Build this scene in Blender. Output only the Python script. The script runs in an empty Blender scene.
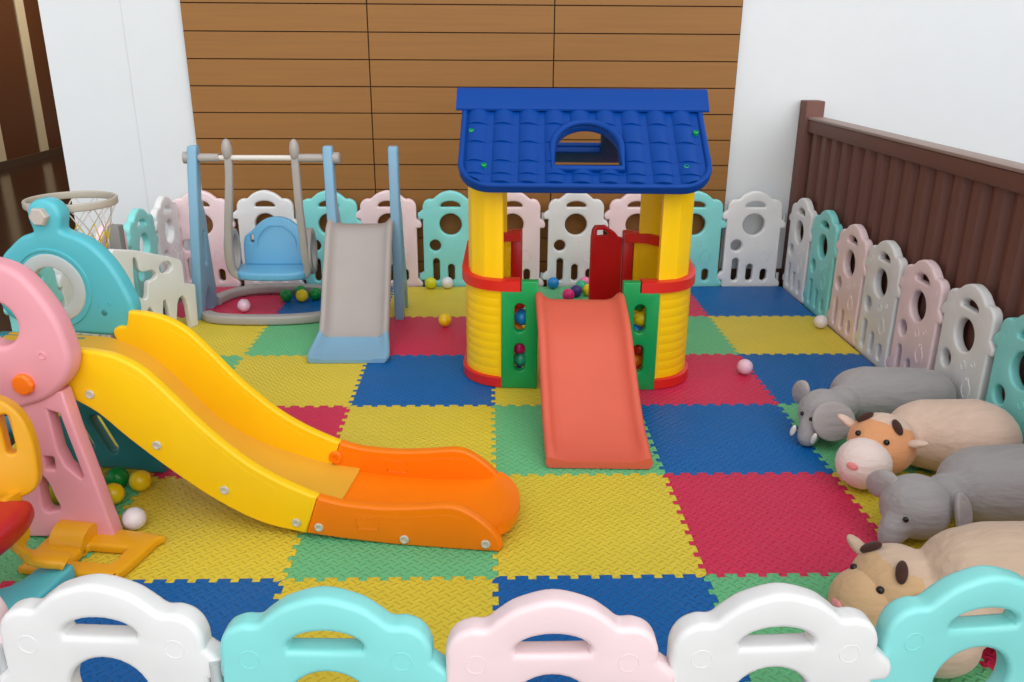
import bpy, bmesh, math, random
from mathutils import Vector, Matrix, Euler
from mathutils.geometry import delaunay_2d_cdt
random.seed(7)
scene = bpy.context.scene
COL = scene.collection
PI = math.pi
R = math.radians

# ------------------------------------------------------------------ materials
def lin(c):
    c = c / 255.0
    return c / 12.92 if c <= 0.04045 else ((c + 0.055) / 1.055) ** 2.4
def rgb(r, g, b):
    return (lin(r), lin(g), lin(b), 1.0)
def new_mat(name):
    m = bpy.data.materials.new(name)
    m.use_nodes = True
    nt = m.node_tree
    return m, nt, nt.nodes['Principled BSDF']
def plastic(name, col, rough=0.38, bump=0.02, scale=300.0, spec=0.5, mottle=0.05):
    m, nt, b = new_mat(name)
    b.inputs['Roughness'].default_value = rough
    b.inputs['Specular IOR Level'].default_value = spec
    tc = nt.nodes.new('ShaderNodeTexCoord')
    n = nt.nodes.new('ShaderNodeTexNoise'); n.inputs['Scale'].default_value = 9.0; n.inputs['Detail'].default_value = 5
    nt.links.new(tc.outputs['Object'], n.inputs['Vector'])
    mx = nt.nodes.new('ShaderNodeMix'); mx.data_type = 'RGBA'
    c = rgb(*col)
    mx.inputs['A'].default_value = tuple(v * (1 - mottle) for v in c[:3]) + (1,)
    mx.inputs['B'].default_value = tuple(min(1, v * (1 + mottle)) for v in c[:3]) + (1,)
    nt.links.new(n.outputs['Fac'], mx.inputs['Factor'])
    nt.links.new(mx.outputs['Result'], b.inputs['Base Color'])
    n2 = nt.nodes.new('ShaderNodeTexNoise'); n2.inputs['Scale'].default_value = scale
    nt.links.new(tc.outputs['Object'], n2.inputs['Vector'])
    bp = nt.nodes.new('ShaderNodeBump'); bp.inputs['Strength'].default_value = bump; bp.inputs['Distance'].default_value = 0.01
    nt.links.new(n2.outputs['Fac'], bp.inputs['Height'])
    nt.links.new(bp.outputs['Normal'], b.inputs['Normal'])
    return m
def foam(name, col):
    """EVA foam with a raised woven relief: short bars alternating in direction"""
    m, nt, b = new_mat(name)
    b.inputs['Roughness'].default_value = 0.42
    b.inputs['Specular IOR Level'].default_value = 0.25
    N = nt.nodes.new; L = nt.links.new
    def math_(op, a, bb=None):
        n = N('ShaderNodeMath'); n.operation = op
        for i, v in enumerate((a, bb)):
            if v is None: continue
            if isinstance(v, (int, float)): n.inputs[i].default_value = v
            else: L(v, n.inputs[i])
        return n.outputs[0]
    tc = N('ShaderNodeTexCoord')
    mp = N('ShaderNodeMapping'); mp.inputs['Rotation'].default_value = (0, 0, R(45)); mp.inputs['Scale'].default_value = (42, 42, 42)
    L(tc.outputs['Object'], mp.inputs['Vector'])
    sp = N('ShaderNodeSeparateXYZ'); L(mp.outputs['Vector'], sp.inputs[0])
    x, y = sp.outputs[0], sp.outputs[1]
    par = math_('MODULO', math_('ADD', math_('FLOOR', x), math_('FLOOR', y)), 2.0)
    par = math_('ABSOLUTE', par)
    fx = math_('FRACT', x); fy = math_('FRACT', y)
    def bar(a, c):
        # rounded bar: narrow in a, long in c
        u = math_('ABSOLUTE', math_('SUBTRACT', a, 0.5)); v = math_('ABSOLUTE', math_('SUBTRACT', c, 0.5))
        hu = math_('SUBTRACT', 1.0, math_('MULTIPLY', u, 4.6)); hv = math_('SUBTRACT', 2.6, math_('MULTIPLY', v, 5.2))
        return math_('MAXIMUM', math_('MINIMUM', hu, hv), 0.0)
    mix = N('ShaderNodeMix'); mix.data_type = 'FLOAT'
    L(par, mix.inputs['Factor']); L(bar(fx, fy), mix.inputs['A']); L(bar(fy, fx), mix.inputs['B'])
    n = N('ShaderNodeTexNoise'); n.inputs['Scale'].default_value = 5.0; n.inputs['Detail'].default_value = 4
    L(tc.outputs['Object'], n.inputs['Vector'])
    mx = N('ShaderNodeMix'); mx.data_type = 'RGBA'
    c = rgb(*col)
    mx.inputs['A'].default_value = tuple(v * 0.92 for v in c[:3]) + (1,)
    mx.inputs['B'].default_value = tuple(min(1, v * 1.06) for v in c[:3]) + (1,)
    L(n.outputs['Fac'], mx.inputs['Factor']); L(mx.outputs['Result'], b.inputs['Base Color'])
    bp = N('ShaderNodeBump'); bp.inputs['Strength'].default_value = 0.6; bp.inputs['Distance'].default_value = 0.005
    L(mix.outputs[0], bp.inputs['Height']); L(bp.outputs['Normal'], b.inputs['Normal'])
    return m
def plush(name, col, streak=0.10):
    m, nt, b = new_mat(name)
    b.inputs['Roughness'].default_value = 0.95
    b.inputs['Specular IOR Level'].default_value = 0.1
    b.inputs['Sheen Weight'].default_value = 0.25
    b.inputs['Sheen Roughness'].default_value = 0.5
    N = nt.nodes.new; L = nt.links.new
    tc = N('ShaderNodeTexCoord')
    mp = N('ShaderNodeMapping'); mp.inputs['Scale'].default_value = (4, 26, 26); L(tc.outputs['Object'], mp.inputs['Vector'])
    n = N('ShaderNodeTexNoise'); n.inputs['Scale'].default_value = 1.6; n.inputs['Detail'].default_value = 6
    L(mp.outputs['Vector'], n.inputs['Vector'])
    mx = N('ShaderNodeMix'); mx.data_type = 'RGBA'
    c = rgb(*col)
    mx.inputs['A'].default_value = tuple(v * (1 - streak) for v in c[:3]) + (1,)
    mx.inputs['B'].default_value = tuple(min(1, v * (1 + streak)) for v in c[:3]) + (1,)
    L(n.outputs['Fac'], mx.inputs['Factor']); L(mx.outputs['Result'], b.inputs['Base Color'])
    bp = N('ShaderNodeBump'); bp.inputs['Strength'].default_value = 0.4; bp.inputs['Distance'].default_value = 0.02
    L(n.outputs['Fac'], bp.inputs['Height']); L(bp.outputs['Normal'], b.inputs['Normal'])
    return m
def wood(name, col, dark=0.75, rough=0.45, sx=1.2):
    m, nt, b = new_mat(name)
    b.inputs['Roughness'].default_value = rough
    N = nt.nodes.new; L = nt.links.new
    tc = N('ShaderNodeTexCoord')
    mp = N('ShaderNodeMapping'); mp.inputs['Scale'].default_value = (sx, 18, 30); L(tc.outputs['Object'], mp.inputs['Vector'])
    n = N('ShaderNodeTexNoise'); n.inputs['Scale'].default_value = 1.5; n.inputs['Detail'].default_value = 8; n.inputs['Roughness'].default_value = 0.6
    L(mp.outputs['Vector'], n.inputs['Vector'])
    mx = N('ShaderNodeMix'); mx.data_type = 'RGBA'
    c = rgb(*col)
    mx.inputs['A'].default_value = tuple(v * dark for v in c[:3]) + (1,)
    mx.inputs['B'].default_value = tuple(min(1, v * 1.15) for v in c[:3]) + (1,)
    L(n.outputs['Fac'], mx.inputs['Factor']); L(mx.outputs['Result'], b.inputs['Base Color'])
    return m

M = {}
M['white_wall'] = plastic('white_paint', (215, 219, 222), 0.85, 0.05, 120, 0.2, 0.02)
M['wood'] = wood('honey_wood', (142, 95, 38), 0.82, 0.6)
M['wood_gap'] = plastic('dark_gap', (58, 36, 18), 0.8)
M['dark_wood'] = wood('dark_wood', (82, 46, 20), 0.6, 0.5)
M['cream_strip'] = plastic('cream_strip', (176, 162, 136), 0.6)
M['floor'] = wood('dark_floor', (50, 32, 22), 0.7, 0.16)
M['rail_brown'] = plastic('brown_rail', (104, 64, 54), 0.6, 0.05, 80)
M['rail_cap'] = plastic('rail_cap_edge', (150, 128, 120), 0.5)
FOAM = {'yellow': foam('foam_yellow', (218, 196, 62)), 'red': foam('foam_red', (206, 46, 84)),
        'blue': foam('foam_blue', (0, 96, 168)), 'green': foam('foam_green', (104, 186, 130))}
FEN = {'white': plastic('fence_white', (226, 227, 228), 0.34), 'teal': plastic('fence_turquoise', (136, 219, 217), 0.34),
       'pink': plastic('fence_pink', (238, 214, 218), 0.34)}
M['hinge'] = plastic('hinge_grey', (186, 190, 192), 0.25)
M['toy_pink'] = plastic('toy_pink', (230, 158, 170), 0.35)
M['toy_teal'] = plastic('toy_teal', (84, 186, 200), 0.33)
M['shade_teal'] = plastic('toy_shade_teal', (46, 132, 142), 0.35)  # toy teal darkened: shade under the slide put into the colour
M['slide_yellow'] = plastic('slide_yellow', (255, 203, 18), 0.34, spec=0.35)
M['slide_bed'] = plastic('slide_bed_yellow', (226, 172, 52), 0.45, spec=0.35)
M['slide_orange'] = plastic('slide_orange', (246, 126, 4), 0.32, spec=0.35)
M['bolt_orange'] = plastic('bolt_orange', (255, 124, 20), 0.4)
M['chair_yellow'] = plastic('chair_yellow', (228, 164, 20), 0.35)
M['seat_red'] = plastic('seat_red', (184, 18, 30), 0.35)
M['screw'] = plastic('screw_grey', (196, 192, 176), 0.4)
M['screw_dark'] = plastic('screw_slot_grey', (128, 126, 116), 0.5)
M['bolt_grey'] = plastic('bolt_grey', (188, 180, 172), 0.45)
M['ring_white'] = plastic('ring_white', (184, 198, 200), 0.45)
M['hoop'] = plastic('hoop_grey', (176, 169, 156), 0.5)
M['net_w'] = plastic('net_white', (210, 200, 196), 0.8)
M['net_y'] = plastic('net_yellow', (214, 180, 50), 0.8)
M['swing_blue'] = plastic('swing_blue', (122, 168, 198), 0.36)
M['seat_blue'] = plastic('swing_seat_blue', (100, 168, 208), 0.36)
M['grey'] = plastic('swing_grey', (164, 157, 154), 0.42)
M['slide_grey'] = plastic('slide_grey', (166, 158, 155), 0.42)
M['bar'] = plastic('bar_white', (214, 208, 202), 0.3)
M['gate_white'] = plastic('panel_offwhite', (222, 222, 220), 0.4)
M['dark_grey'] = plastic('latch_grey', (128, 126, 124), 0.5)
M['hs_yellow'] = plastic('house_yellow', (255, 204, 0), 0.36)
M['hs_red'] = plastic('house_red', (214, 38, 30), 0.32)
M['hs_darkred'] = plastic('house_crimson', (196, 18, 26), 0.34)
M['hs_green'] = plastic('house_green', (0, 152, 78), 0.34)
M['hs_blue'] = plastic('house_blue', (0, 62, 144), 0.45, spec=0.18)
M['coral'] = plastic('coral_slide', (214, 98, 76), 0.42, spec=0.35)
M['pl_grey'] = plush('plush_grey', (160, 156, 157))
M['pl_grey_in'] = plush('plush_grey_light', (166, 160, 160))
M['pl_cream'] = plush('plush_cream', (222, 194, 176))
M['pl_orange'] = plush('plush_orange', (224, 160, 114), 0.05)
M['pl_muzzle'] = plush('plush_muzzle', (232, 214, 208), 0.03)
M['pl_beige'] = plush('plush_beige', (204, 178, 156))
M['pl_tan'] = plush('plush_tan', (206, 170, 130), 0.05)
M['pl_brown'] = plush('plush_brown', (72, 46, 40), 0.1)
M['pl_nose'] = plush('plush_nose', (236, 150, 150), 0.05)
M['eye'] = plastic('eye_black', (14, 12, 12), 0.2)
M['tusk'] = plush('plush_tusk', (236, 228, 216), 0.03)
def ballmat(n, c):
    return plastic('ball_' + n, c, 0.3, 0.0)
BALL = {'yellow': ballmat('yellow', (238, 206, 20)), 'lime': ballmat('lime', (206, 206, 20)), 'green': ballmat('green', (0, 140, 58)),
        'mint': ballmat('mint', (50, 180, 140)), 'blue': ballmat('blue', (20, 132, 206)), 'pink': ballmat('pink', (240, 130, 170)),
        'magenta': ballmat('magenta', (224, 24, 120)), 'purple': ballmat('purple', (62, 40, 120)), 'red': ballmat('red', (214, 40, 30)),
        'orange': ballmat('orange', (240, 130, 20)), 'white': ballmat('white', (226, 220, 226)), 'pale': ballmat('pale', (232, 196, 214))}

# ------------------------------------------------------------------ object helpers
def smooth(me, ang=38):
    for p in me.polygons: p.use_smooth = True
    me.set_sharp_from_angle(angle=R(ang))
def obj(name, data, mat=None, parent=None, ang=38, sm=True):
    """link a mesh (or bmesh) as one object"""
    if isinstance(data, bmesh.types.BMesh):
        me = bpy.data.meshes.new(name); data.normal_update(); data.to_mesh(me); data.free()
    else: me = data
    if mat is not None:
        mats = mat if isinstance(mat, (list, tuple)) else [mat]
        me.materials.clear()
        for m_ in mats: me.materials.append(m_)
    if sm: smooth(me, ang)
    o = bpy.data.objects.new(name, me); COL.objects.link(o)
    if parent: o.parent = parent
    return o
def tag(o, label, cat, group=None):
    o['label'] = label; o['category'] = cat
    if group: o['group'] = group
    return o
def thing(name, label, cat, loc=(0, 0, 0), rz=0, group=None):
    o = bpy.data.objects.new(name, None); COL.objects.link(o)
    o.empty_display_size = 0.1
    o.location = loc; o.rotation_euler = (0, 0, rz)
    return tag(o, label, cat, group)
def struct(name, bm, mat, label=None):
    o = obj(name, bm, mat)
    o['kind'] = 'structure'
    if label: o['label'] = label
    return o
def cr(pts, closed=False, n=6):
    """Catmull-Rom densify"""
    P = [Vector(p) for p in pts]; out = []; m = len(P)
    for i in range(m if closed else m - 1):
        if closed: a, b, c, d = P[(i - 1) % m], P[i], P[(i + 1) % m], P[(i + 2) % m]
        else: a, b, c, d = P[max(i - 1, 0)], P[i], P[i + 1], P[min(i + 2, m - 1)]
        for k in range(n):
            t = k / n
            out.append(0.5 * ((2 * b) + (-a + c) * t + (2 * a - 5 * b + 4 * c - d) * t * t + (-a + 3 * b - 3 * c + d) * t ** 3))
    if not closed: out.append(P[-1].copy())
    return out
def circ(cx, cy, rx, ry=None, n=32, rot=0):
    ry = ry or rx
    o = []
    for i in range(n):
        a = 2 * PI * i / n; x, y = rx * math.cos(a), ry * math.sin(a)
        o.append((cx + x * math.cos(rot) - y * math.sin(rot), cy + x * math.sin(rot) + y * math.cos(rot)))
    return o
def capsule(x0, y0, x1, y1, r, n=10):
    """stadium from (x0,y0) to (x1,y1)"""
    a = math.atan2(y1 - y0, x1 - x0); o = []
    for i in range(n + 1):
        t = a - PI / 2 + PI * i / n; o.append((x1 + r * math.cos(t), y1 + r * math.sin(t)))
    for i in range(n + 1):
        t = a + PI / 2 + PI * i / n; o.append((x0 + r * math.cos(t), y0 + r * math.sin(t)))
    return o
def rrect(x0, y0, x1, y1, r, n=6):
    o = []
    for cx, cy, a in ((x1 - r, y0 + r, -90), (x1 - r, y1 - r, 0), (x0 + r, y1 - r, 90), (x0 + r, y0 + r, 180)):
        for i in range(n + 1):
            t = R(a + 90 * i / n); o.append((cx + r * math.cos(t), cy + r * math.sin(t)))
    return o
def panel(outline, holes, thick, bevel=0.008, res=2, axis='XZ', off=0.0):
    """plate with holes and rounded edges, standing in local XZ (thickness along Y), as a bmesh"""
    def area(r): return sum(r[i - 1][0] * r[i][1] - r[i][0] * r[i - 1][1] for i in range(len(r)))
    rings = []
    for k, r_ in enumerate([outline] + list(holes)):
        q = [Vector((p[0], p[1])) for p in r_]
        q = [p for i, p in enumerate(q) if (p - q[i - 1]).length > 1e-5]
        if (area(q) > 0) != (k == 0): q = q[::-1]
        nn = []
        for i, p in enumerate(q):
            e1 = (p - q[i - 1]).normalized(); e2 = (q[(i + 1) % len(q)] - p).normalized()
            n1 = Vector((-e1.y, e1.x)); n2 = Vector((-e2.y, e2.x)); m_ = n1 + n2
            if m_.length < 1e-4: m_ = n1
            m_.normalize(); nn.append(m_ / max(0.6, m_.dot(n1)))
        rings.append((q, nn))
    h = thick / 2
    prof = [(bevel * (1 - math.sin(PI / 2 * k / (res + 1))), h - bevel * (1 - math.cos(PI / 2 * k / (res + 1)))) for k in range(res + 2)]
    prof = prof + [(i_, -z_) for i_, z_ in reversed(prof)]
    bm = bmesh.new(); caps = [[], []]
    for q, nn in rings:
        st = [[bm.verts.new((p.x + n_.x * i_, p.y + n_.y * i_, z_)) for p, n_ in zip(q, nn)] for i_, z_ in prof]
        for A, B in zip(st, st[1:]):
            for j in range(len(q)):
                bm.faces.new((A[j], B[j], B[(j + 1) % len(q)], A[(j + 1) % len(q)]))
        caps[0].append([p + n_ * bevel for p, n_ in zip(q, nn)])
    V, Ed, k = [], [], 0
    for ring in caps[0]:
        n_ = len(ring); V += ring; Ed += [(k + i, k + (i + 1) % n_) for i in range(n_)]; k += n_
    ov, oe, of_, *_ = delaunay_2d_cdt(V, Ed, [], 0, 1e-6)
    segs = [(V[i], V[j]) for i, j in Ed]
    def inside(x, y):
        c = False
        for p, q in segs:
            if (p.y > y) != (q.y > y) and x < (q.x - p.x) * (y - p.y) / (q.y - p.y) + p.x: c = not c
        return c
    tri = [f for f in of_ if inside(sum(ov[i].x for i in f) / 3, sum(ov[i].y for i in f) / 3)]
    for zz in (h, -h):
        nv = {}
        for f in tri:
            for i in f:
                if i not in nv: nv[i] = bm.verts.new((ov[i].x, ov[i].y, zz))
            try: bm.faces.new([nv[i] for i in (f if zz > 0 else f[::-1])])
            except ValueError: pass
    bmesh.ops.remove_doubles(bm, verts=bm.verts, dist=1e-5)
    if axis == 'XZ':
        for v in bm.verts: v.co = Vector((v.co.x, -v.co.z + off, v.co.y))
    elif axis == 'YZ':
        for v in bm.verts: v.co = Vector((v.co.z + off, v.co.x, v.co.y))
    else:
        for v in bm.verts: v.co.z += off
    bmesh.ops.recalc_face_normals(bm, faces=bm.faces)
    return bm
def frames(P, closed):
    T = []
    n = len(P)
    for i in range(n):
        a = P[(i - 1) % n] if (closed or i > 0) else P[i]
        b = P[(i + 1) % n] if (closed or i < n - 1) else P[i]
        T.append((b - a).normalized())
    return T
def sweep(bm, pts, prof, closed=False, up=Vector((0, 0, 1)), scale=None):
    """sweep a closed 2D profile [(side, up)] along a path"""
    P = [Vector(p) for p in pts]; T = frames(P, closed); rings = []
    for i, (p, t) in enumerate(zip(P, T)):
        s = t.cross(up)
        if s.length < 1e-4: s = t.cross(Vector((1, 0, 0)))
        s.normalize(); u = s.cross(t).normalized()
        k = scale[i] if scale else 1.0
        rings.append([bm.verts.new(p + s * a * k + u * b * k) for a, b in prof])
    n = len(prof); m = len(rings)
    for i in range(m if closed else m - 1):
        A, B = rings[i], rings[(i + 1) % m]
        for j in range(n): bm.faces.new((A[j], A[(j + 1) % n], B[(j + 1) % n], B[j]))
    if not closed:
        bm.faces.new(rings[0][::-1]); bm.faces.new(rings[-1])
    bmesh.ops.recalc_face_normals(bm, faces=bm.faces)
    return bm
def tube(bm, pts, r, closed=False, n=10, up=Vector((0, 0, 1)), scale=None):
    return sweep(bm, pts, circ(0, 0, r, n=n), closed, up, scale)
def loft(bm, secs, cap=True):
    rings = [[bm.verts.new(p) for p in s] for s in secs]; n = len(secs[0])
    for A, B in zip(rings, rings[1:]):
        for j in range(n): bm.faces.new((A[j], A[(j + 1) % n], B[(j + 1) % n], B[j]))
    if cap: bm.faces.new(rings[0][::-1]); bm.faces.new(rings[-1])
    bmesh.ops.recalc_face_normals(bm, faces=bm.faces)
    return bm
def box(bm, x0, y0, z0, x1, y1, z1, bev=0.0):
    r = bmesh.ops.create_cube(bm, size=1.0)
    vs = r['verts']
    for v in vs: v.co = Vector(((x0 + x1) / 2 + v.co.x * (x1 - x0), (y0 + y1) / 2 + v.co.y * (y1 - y0), (z0 + z1) / 2 + v.co.z * (z1 - z0)))
    if bev:
        es = list({e for v in vs for e in v.link_edges})
        bmesh.ops.bevel(bm, geom=es, offset=bev, segments=2, profile=0.5, affect='EDGES')
    return bm
def lathe(bm, prof, n=24, M4=None):
    rings = []
    for r_, z in prof:
        rings.append([bm.verts.new((r_ * math.cos(2 * PI * i / n), r_ * math.sin(2 * PI * i / n), z)) for i in range(n)])
    vs = [v for q in rings for v in q]
    for A, B in zip(rings, rings[1:]):
        for j in range(n): bm.faces.new((A[j], A[(j + 1) % n], B[(j + 1) % n], B[j]))
    bm.faces.new(rings[0][::-1]); bm.faces.new(rings[-1])
    if M4 is not None:
        for v in vs: v.co = M4 @ v.co
    bmesh.ops.recalc_face_normals(bm, faces=bm.faces)
    return bm
def ell(bm, c, r, rot=(0, 0, 0), sub=3):
    m = Matrix.Translation(c) @ Euler(rot).to_matrix().to_4x4() @ Matrix.Diagonal((*r, 1))
    bmesh.ops.create_icosphere(bm, subdivisions=sub, radius=1.0, matrix=m)
    return bm
def put(bm, mat4):
    bmesh.ops.transform(bm, matrix=mat4, verts=bm.verts); return bm
def remesh(bm, voxel=0.008, it=6):
    """fuse overlapping pieces into one continuous skin"""
    me = bpy.data.meshes.new('t'); bm.to_mesh(me); bm.free()
    o = bpy.data.objects.new('t', me); COL.objects.link(o)
    a = o.modifiers.new('r', 'REMESH'); a.mode = 'VOXEL'; a.voxel_size = voxel
    s = o.modifiers.new('s', 'SMOOTH'); s.factor = 0.5; s.iterations = it
    dg = bpy.context.evaluated_depsgraph_get()
    out = bpy.data.meshes.new_from_object(o.evaluated_get(dg))
    bpy.data.objects.remove(o); bpy.data.meshes.remove(me)
    return out
def join(a, b):
    me = bpy.data.meshes.new('j'); b.to_mesh(me); b.free(); a.from_mesh(me); bpy.data.meshes.remove(me); return a

# ------------------------------------------------------------------ setting
FZ = -0.014                                    # the hard floor under the foam
bm = bmesh.new(); box(bm, -9, -2.9, FZ - 0.1, 6, 11, FZ)
struct('floor', bm, M['floor'])
WH = 3.0; WY = 3.15
bm = bmesh.new(); box(bm, -2.55, WY, FZ, 6.0, WY + 0.25, WH)
# thin joint between two wall boards on the left
struct('wall_back', bm, M['white_wall'])
bm = bmesh.new(); box(bm, -2.096, WY - 0.002, FZ, -2.092, WY + 0.001, WH)
struct('trim_1', bm, plastic('joint_grey', (206, 208, 208), 0.8))
# honey wood cladding let into the back wall: three columns of boards
bm = bmesh.new(); box(bm, -1.755, WY - 0.012, FZ, 1.44, WY + 0.01, WH)
struct('trim_2', bm, M['wood_gap'])
bm = bmesh.new()
xs = [-1.752, -0.705, 0.36, 1.437]; p = 0.1495; z0 = 1.624 - 11 * p
for a, b in zip(xs, xs[1:]):
    k = 0
    while z0 + k * p < WH:
        box(bm, a + 0.003, WY - 0.03, max(FZ, z0 + k * p + 0.0032), b - 0.004, WY - 0.006, min(WH, z0 + (k + 1) * p - 0.0032)); k += 1
struct('wall_cladding', bm, M['wood'])
bm = bmesh.new(); box(bm, 1.445, WY - 0.014, FZ, 6.0, WY + 0.01, 0.075, 0.002)
struct('baseboard_back', bm, M['wood_gap'])
# dark hall beyond the left end of the white wall
bm = bmesh.new(); box(bm, -5.85, 3.4, FZ, -5.65, 13.0, 3.4)
struct('wall_left', bm, M['dark_wood'])
bm = bmesh.new(); box(bm, -5.65, 12.8, FZ, -2.0, 13.0, 3.4)
struct('wall_far', bm, M['dark_wood'])
bm = bmesh.new()
for y in (5.0, 6.0, 7.0, 8.0, 9.0, 10.0, 11.0): box(bm, -5.65, y - 0.10, 0.075, -5.635, y + 0.10, 3.4)
struct('trim_3', bm, M['cream_strip'])
bm = bmesh.new(); box(bm, -5.65, 3.4, FZ, -5.63, 12.8, 0.07)
struct('baseboard_left', bm, M['wood_gap'])
bm = bmesh.new(); box(bm, -5.85, 3.4, 3.4, -2.0, 13.0, 3.5)
struct('ceiling', bm, M['white_wall'])
bm = bmesh.new(); box(bm, -2.2, 3.4, FZ, -2.0, 12.8, 3.4)
struct('wall_right', bm, M['dark_wood'])

# ------------------------------------------------------------------ brown railing
rl = thing('railing', 'dark brown ribbed railing with square end post along the right side', 'railing', (1.895, 3.09, FZ))
bm = bmesh.new(); box(bm, -0.055, -0.055, 0, 0.055, 0.055, 1.125, 0.006); obj('post', bm, M['rail_brown'], rl)
bm = bmesh.new(); box(bm, -0.035, -5.2, 0.95, 0.035, -0.056, 1.02, 0.005); obj('top_rail', bm, M['rail_brown'], rl)
bm = bmesh.new(); box(bm, -0.04, -5.2, 1.021, 0.06, -0.056, 1.036, 0.004); obj('cap', bm, M['rail_cap'], rl)
bm = bmesh.new()
pitch = 0.145; path = []
y = -0.06
while y > -5.1:
    path += [(0.012, y), (0.012, y - 0.05), (-0.016, y - 0.068), (-0.016, y - 0.127)]; y -= pitch
secs = []
for x, y in path: secs.append([(x - 0.006, y, 0.02), (x + 0.006, y, 0.02), (x + 0.006, y, 0.949), (x - 0.006, y, 0.949)])
loft(bm, secs); obj('ribbed_sheet', bm, M['rail_brown'], rl, ang=10)

# ------------------------------------------------------------------ foam mat tiles
T = 0.6; NT = 10; AMP = 0.0085
def edge(i0, j0, horiz, flat):
    """dovetail line along one tile edge from grid point (i0,j0)"""
    pts = [(0, 0)]
    if not flat:
        w = T / (2 * NT)
        for k in range(2 * NT):
            s = AMP if k % 2 == 0 else -AMP
            a = k * w; b = a + w; f = 0.0035
            if k % 2 == 0: a -= f; b += f
            else: a += f; b -= f
            if k == 0: a = w * 0.45
            if k == 2 * NT - 1: b = T - w * 0.45
            pts += [(a, s), (b, s)]
    pts.append((T, 0))
    if horiz: return [(i0 * T + a, j0 * T + s) for a, s in pts]
    return [(i0 * T + s, j0 * T + a) for a, s in pts]
I0, I1, J0, J1 = -3, 3, -1, 5
GRID = {4: 'red blue yellow green red blue', 3: 'yellow green red yellow green yellow', 2: 'green yellow blue yellow red blue',
        1: 'yellow red yellow green blue green', 0: 'green yellow green yellow red yellow', -1: 'red blue yellow blue green red'}
row_words = {4: 'in the row along the back fence', 3: 'in the second row from the back fence', 2: 'in the third row from the back fence',
             1: 'in the fourth row from the back fence', 0: 'in the second row from the front fence', -1: 'in the row just behind the front fence'}
col_words = ['against the left side', 'second from the left side', 'third from the left side', 'third from the right fence', 'second from the right fence', 'against the right fence']
for j in range(J0, J1):
    for c, i in enumerate(range(I0, I1)):
        colr = GRID[j].split()[c]
        bot = edge(i, j, True, j == J0); top = edge(i, j + 1, True, j + 1 == J1)
        lef = edge(i, j, False, i == I0); rig = edge(i + 1, j, False, i + 1 == I1)
        ring = bot[:-1] + rig[:-1] + top[::-1][:-1] + lef[::-1][:-1]
        cx, cy = (i + 0.5) * T, (j + 0.5) * T
        ring = [((x - cx) * 0.9992, (y - cy) * 0.9992) for x, y in ring]
        t = obj('foam_tile', panel(ring, [], 0.0138, 0.0016, 1, 'XY'), FOAM[colr], ang=50)
        t.location = (cx, cy, -0.0069)
        tag(t, f'{colr} foam tile {row_words[j]}, {col_words[c]}', 'play mat', 'foam puzzle tiles')

# ------------------------------------------------------------------ play fence
H = 0.582
def fence_outline():
    w = 0.165
    L = [(-w, 0.012), (-w, 0.04)]
    left = [(-w, 0.0), (-w, 0.30), (-w, 0.46), (-w * 0.985, 0.498), (-w * 0.90, 0.522), (-w * 0.76, 0.533), (-w * 0.62, 0.5335),
            (-w * 0.51, 0.548), (-w * 0.33, 0.568), (0, H)]
    pts = [Vector(p) for p in left[1:]]
    sm = cr([(p.x, p.y, 0) for p in pts] + [(-p.x, p.y, 0) for p in reversed(pts[:-1])], False, 5)
    ring = [(v.x, v.y) for v in sm]
    # lugs that reach to the neighbours, high on the left edge and a little lower on the right
    def lug(x, zc, s): return [(x, zc - 0.030), (x + s * 0.020, zc - 0.029), (x + s * 0.028, zc - 0.022), (x + s * 0.030, zc - 0.008), (x + s * 0.025, zc + 0.006), (x + s * 0.010, zc + 0.018), (x, zc + 0.026)]
    leftside = [(-w, 0.006)] + lug(-w, 0.075, -1) + lug(-w, 0.445, -1)
    rightside = [(w, 0.006)] + lug(w, 0.032, 1) + lug(w, 0.392, 1)
    core = [p for p in ring if not (p[1] < 0.472)]
    return [(-w + 0.006, 0.0)] + leftside + core + rightside[::-1] + [(w - 0.006, 0.0)]
def handle():
    return [(-0.056, 0.487), (0.056, 0.487)] + [(0.060 * math.cos(t), 0.487 + 0.004 + 0.031 * math.sin(t)) for t in [R(8 + 164 * k / 14) for k in range(15)]]
FH = [handle(), circ(0, 0.384, 0.066, 0.064), circ(-0.094, 0.258, 0.034), capsule(-0.09, 0.060, -0.09, 0.16, 0.020),
      capsule(0.0, 0.060, 0.0, 0.124, 0.020), capsule(0.088, 0.060, 0.088, 0.094, 0.020)]
fbm = panel(fence_outline(), FH, 0.040, 0.010, 3)
def emboss(bm, ring, y, r=0.0022, closed=True):
    tube(bm, [(a, y, b) for a, b in ring], r, closed, 6, Vector((0, 1, 0)))
for s in (-1, 1):
    for side in (-1, 1):
        emboss(fbm, circ(s * 0.118, 0.472, 0.016, n=18), side * 0.0195, 0.0013)
    emboss(fbm, circ(0.095, 0.300, 0.011, n=14), s * 0.0195)
    emboss(fbm, circ(0.035, 0.275, 0.016, n=14), s * 0.0195)
# little bird outline on the inner face
emboss(fbm, circ(0.078, 0.195, 0.026, 0.034, n=20), -0.0195, 0.0026)
emboss(fbm, [(0.052, 0.215), (0.046, 0.19), (0.056, 0.17)], -0.0195, 0.0024, False)
emboss(fbm, [(0.104, 0.215), (0.110, 0.19), (0.100, 0.17)], -0.0195, 0.0024, False)
emboss(fbm, [(0.065, 0.228), (0.070, 0.240), (0.078, 0.232), (0.086, 0.240), (0.091, 0.228)], -0.0195, 0.0024, False)
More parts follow.
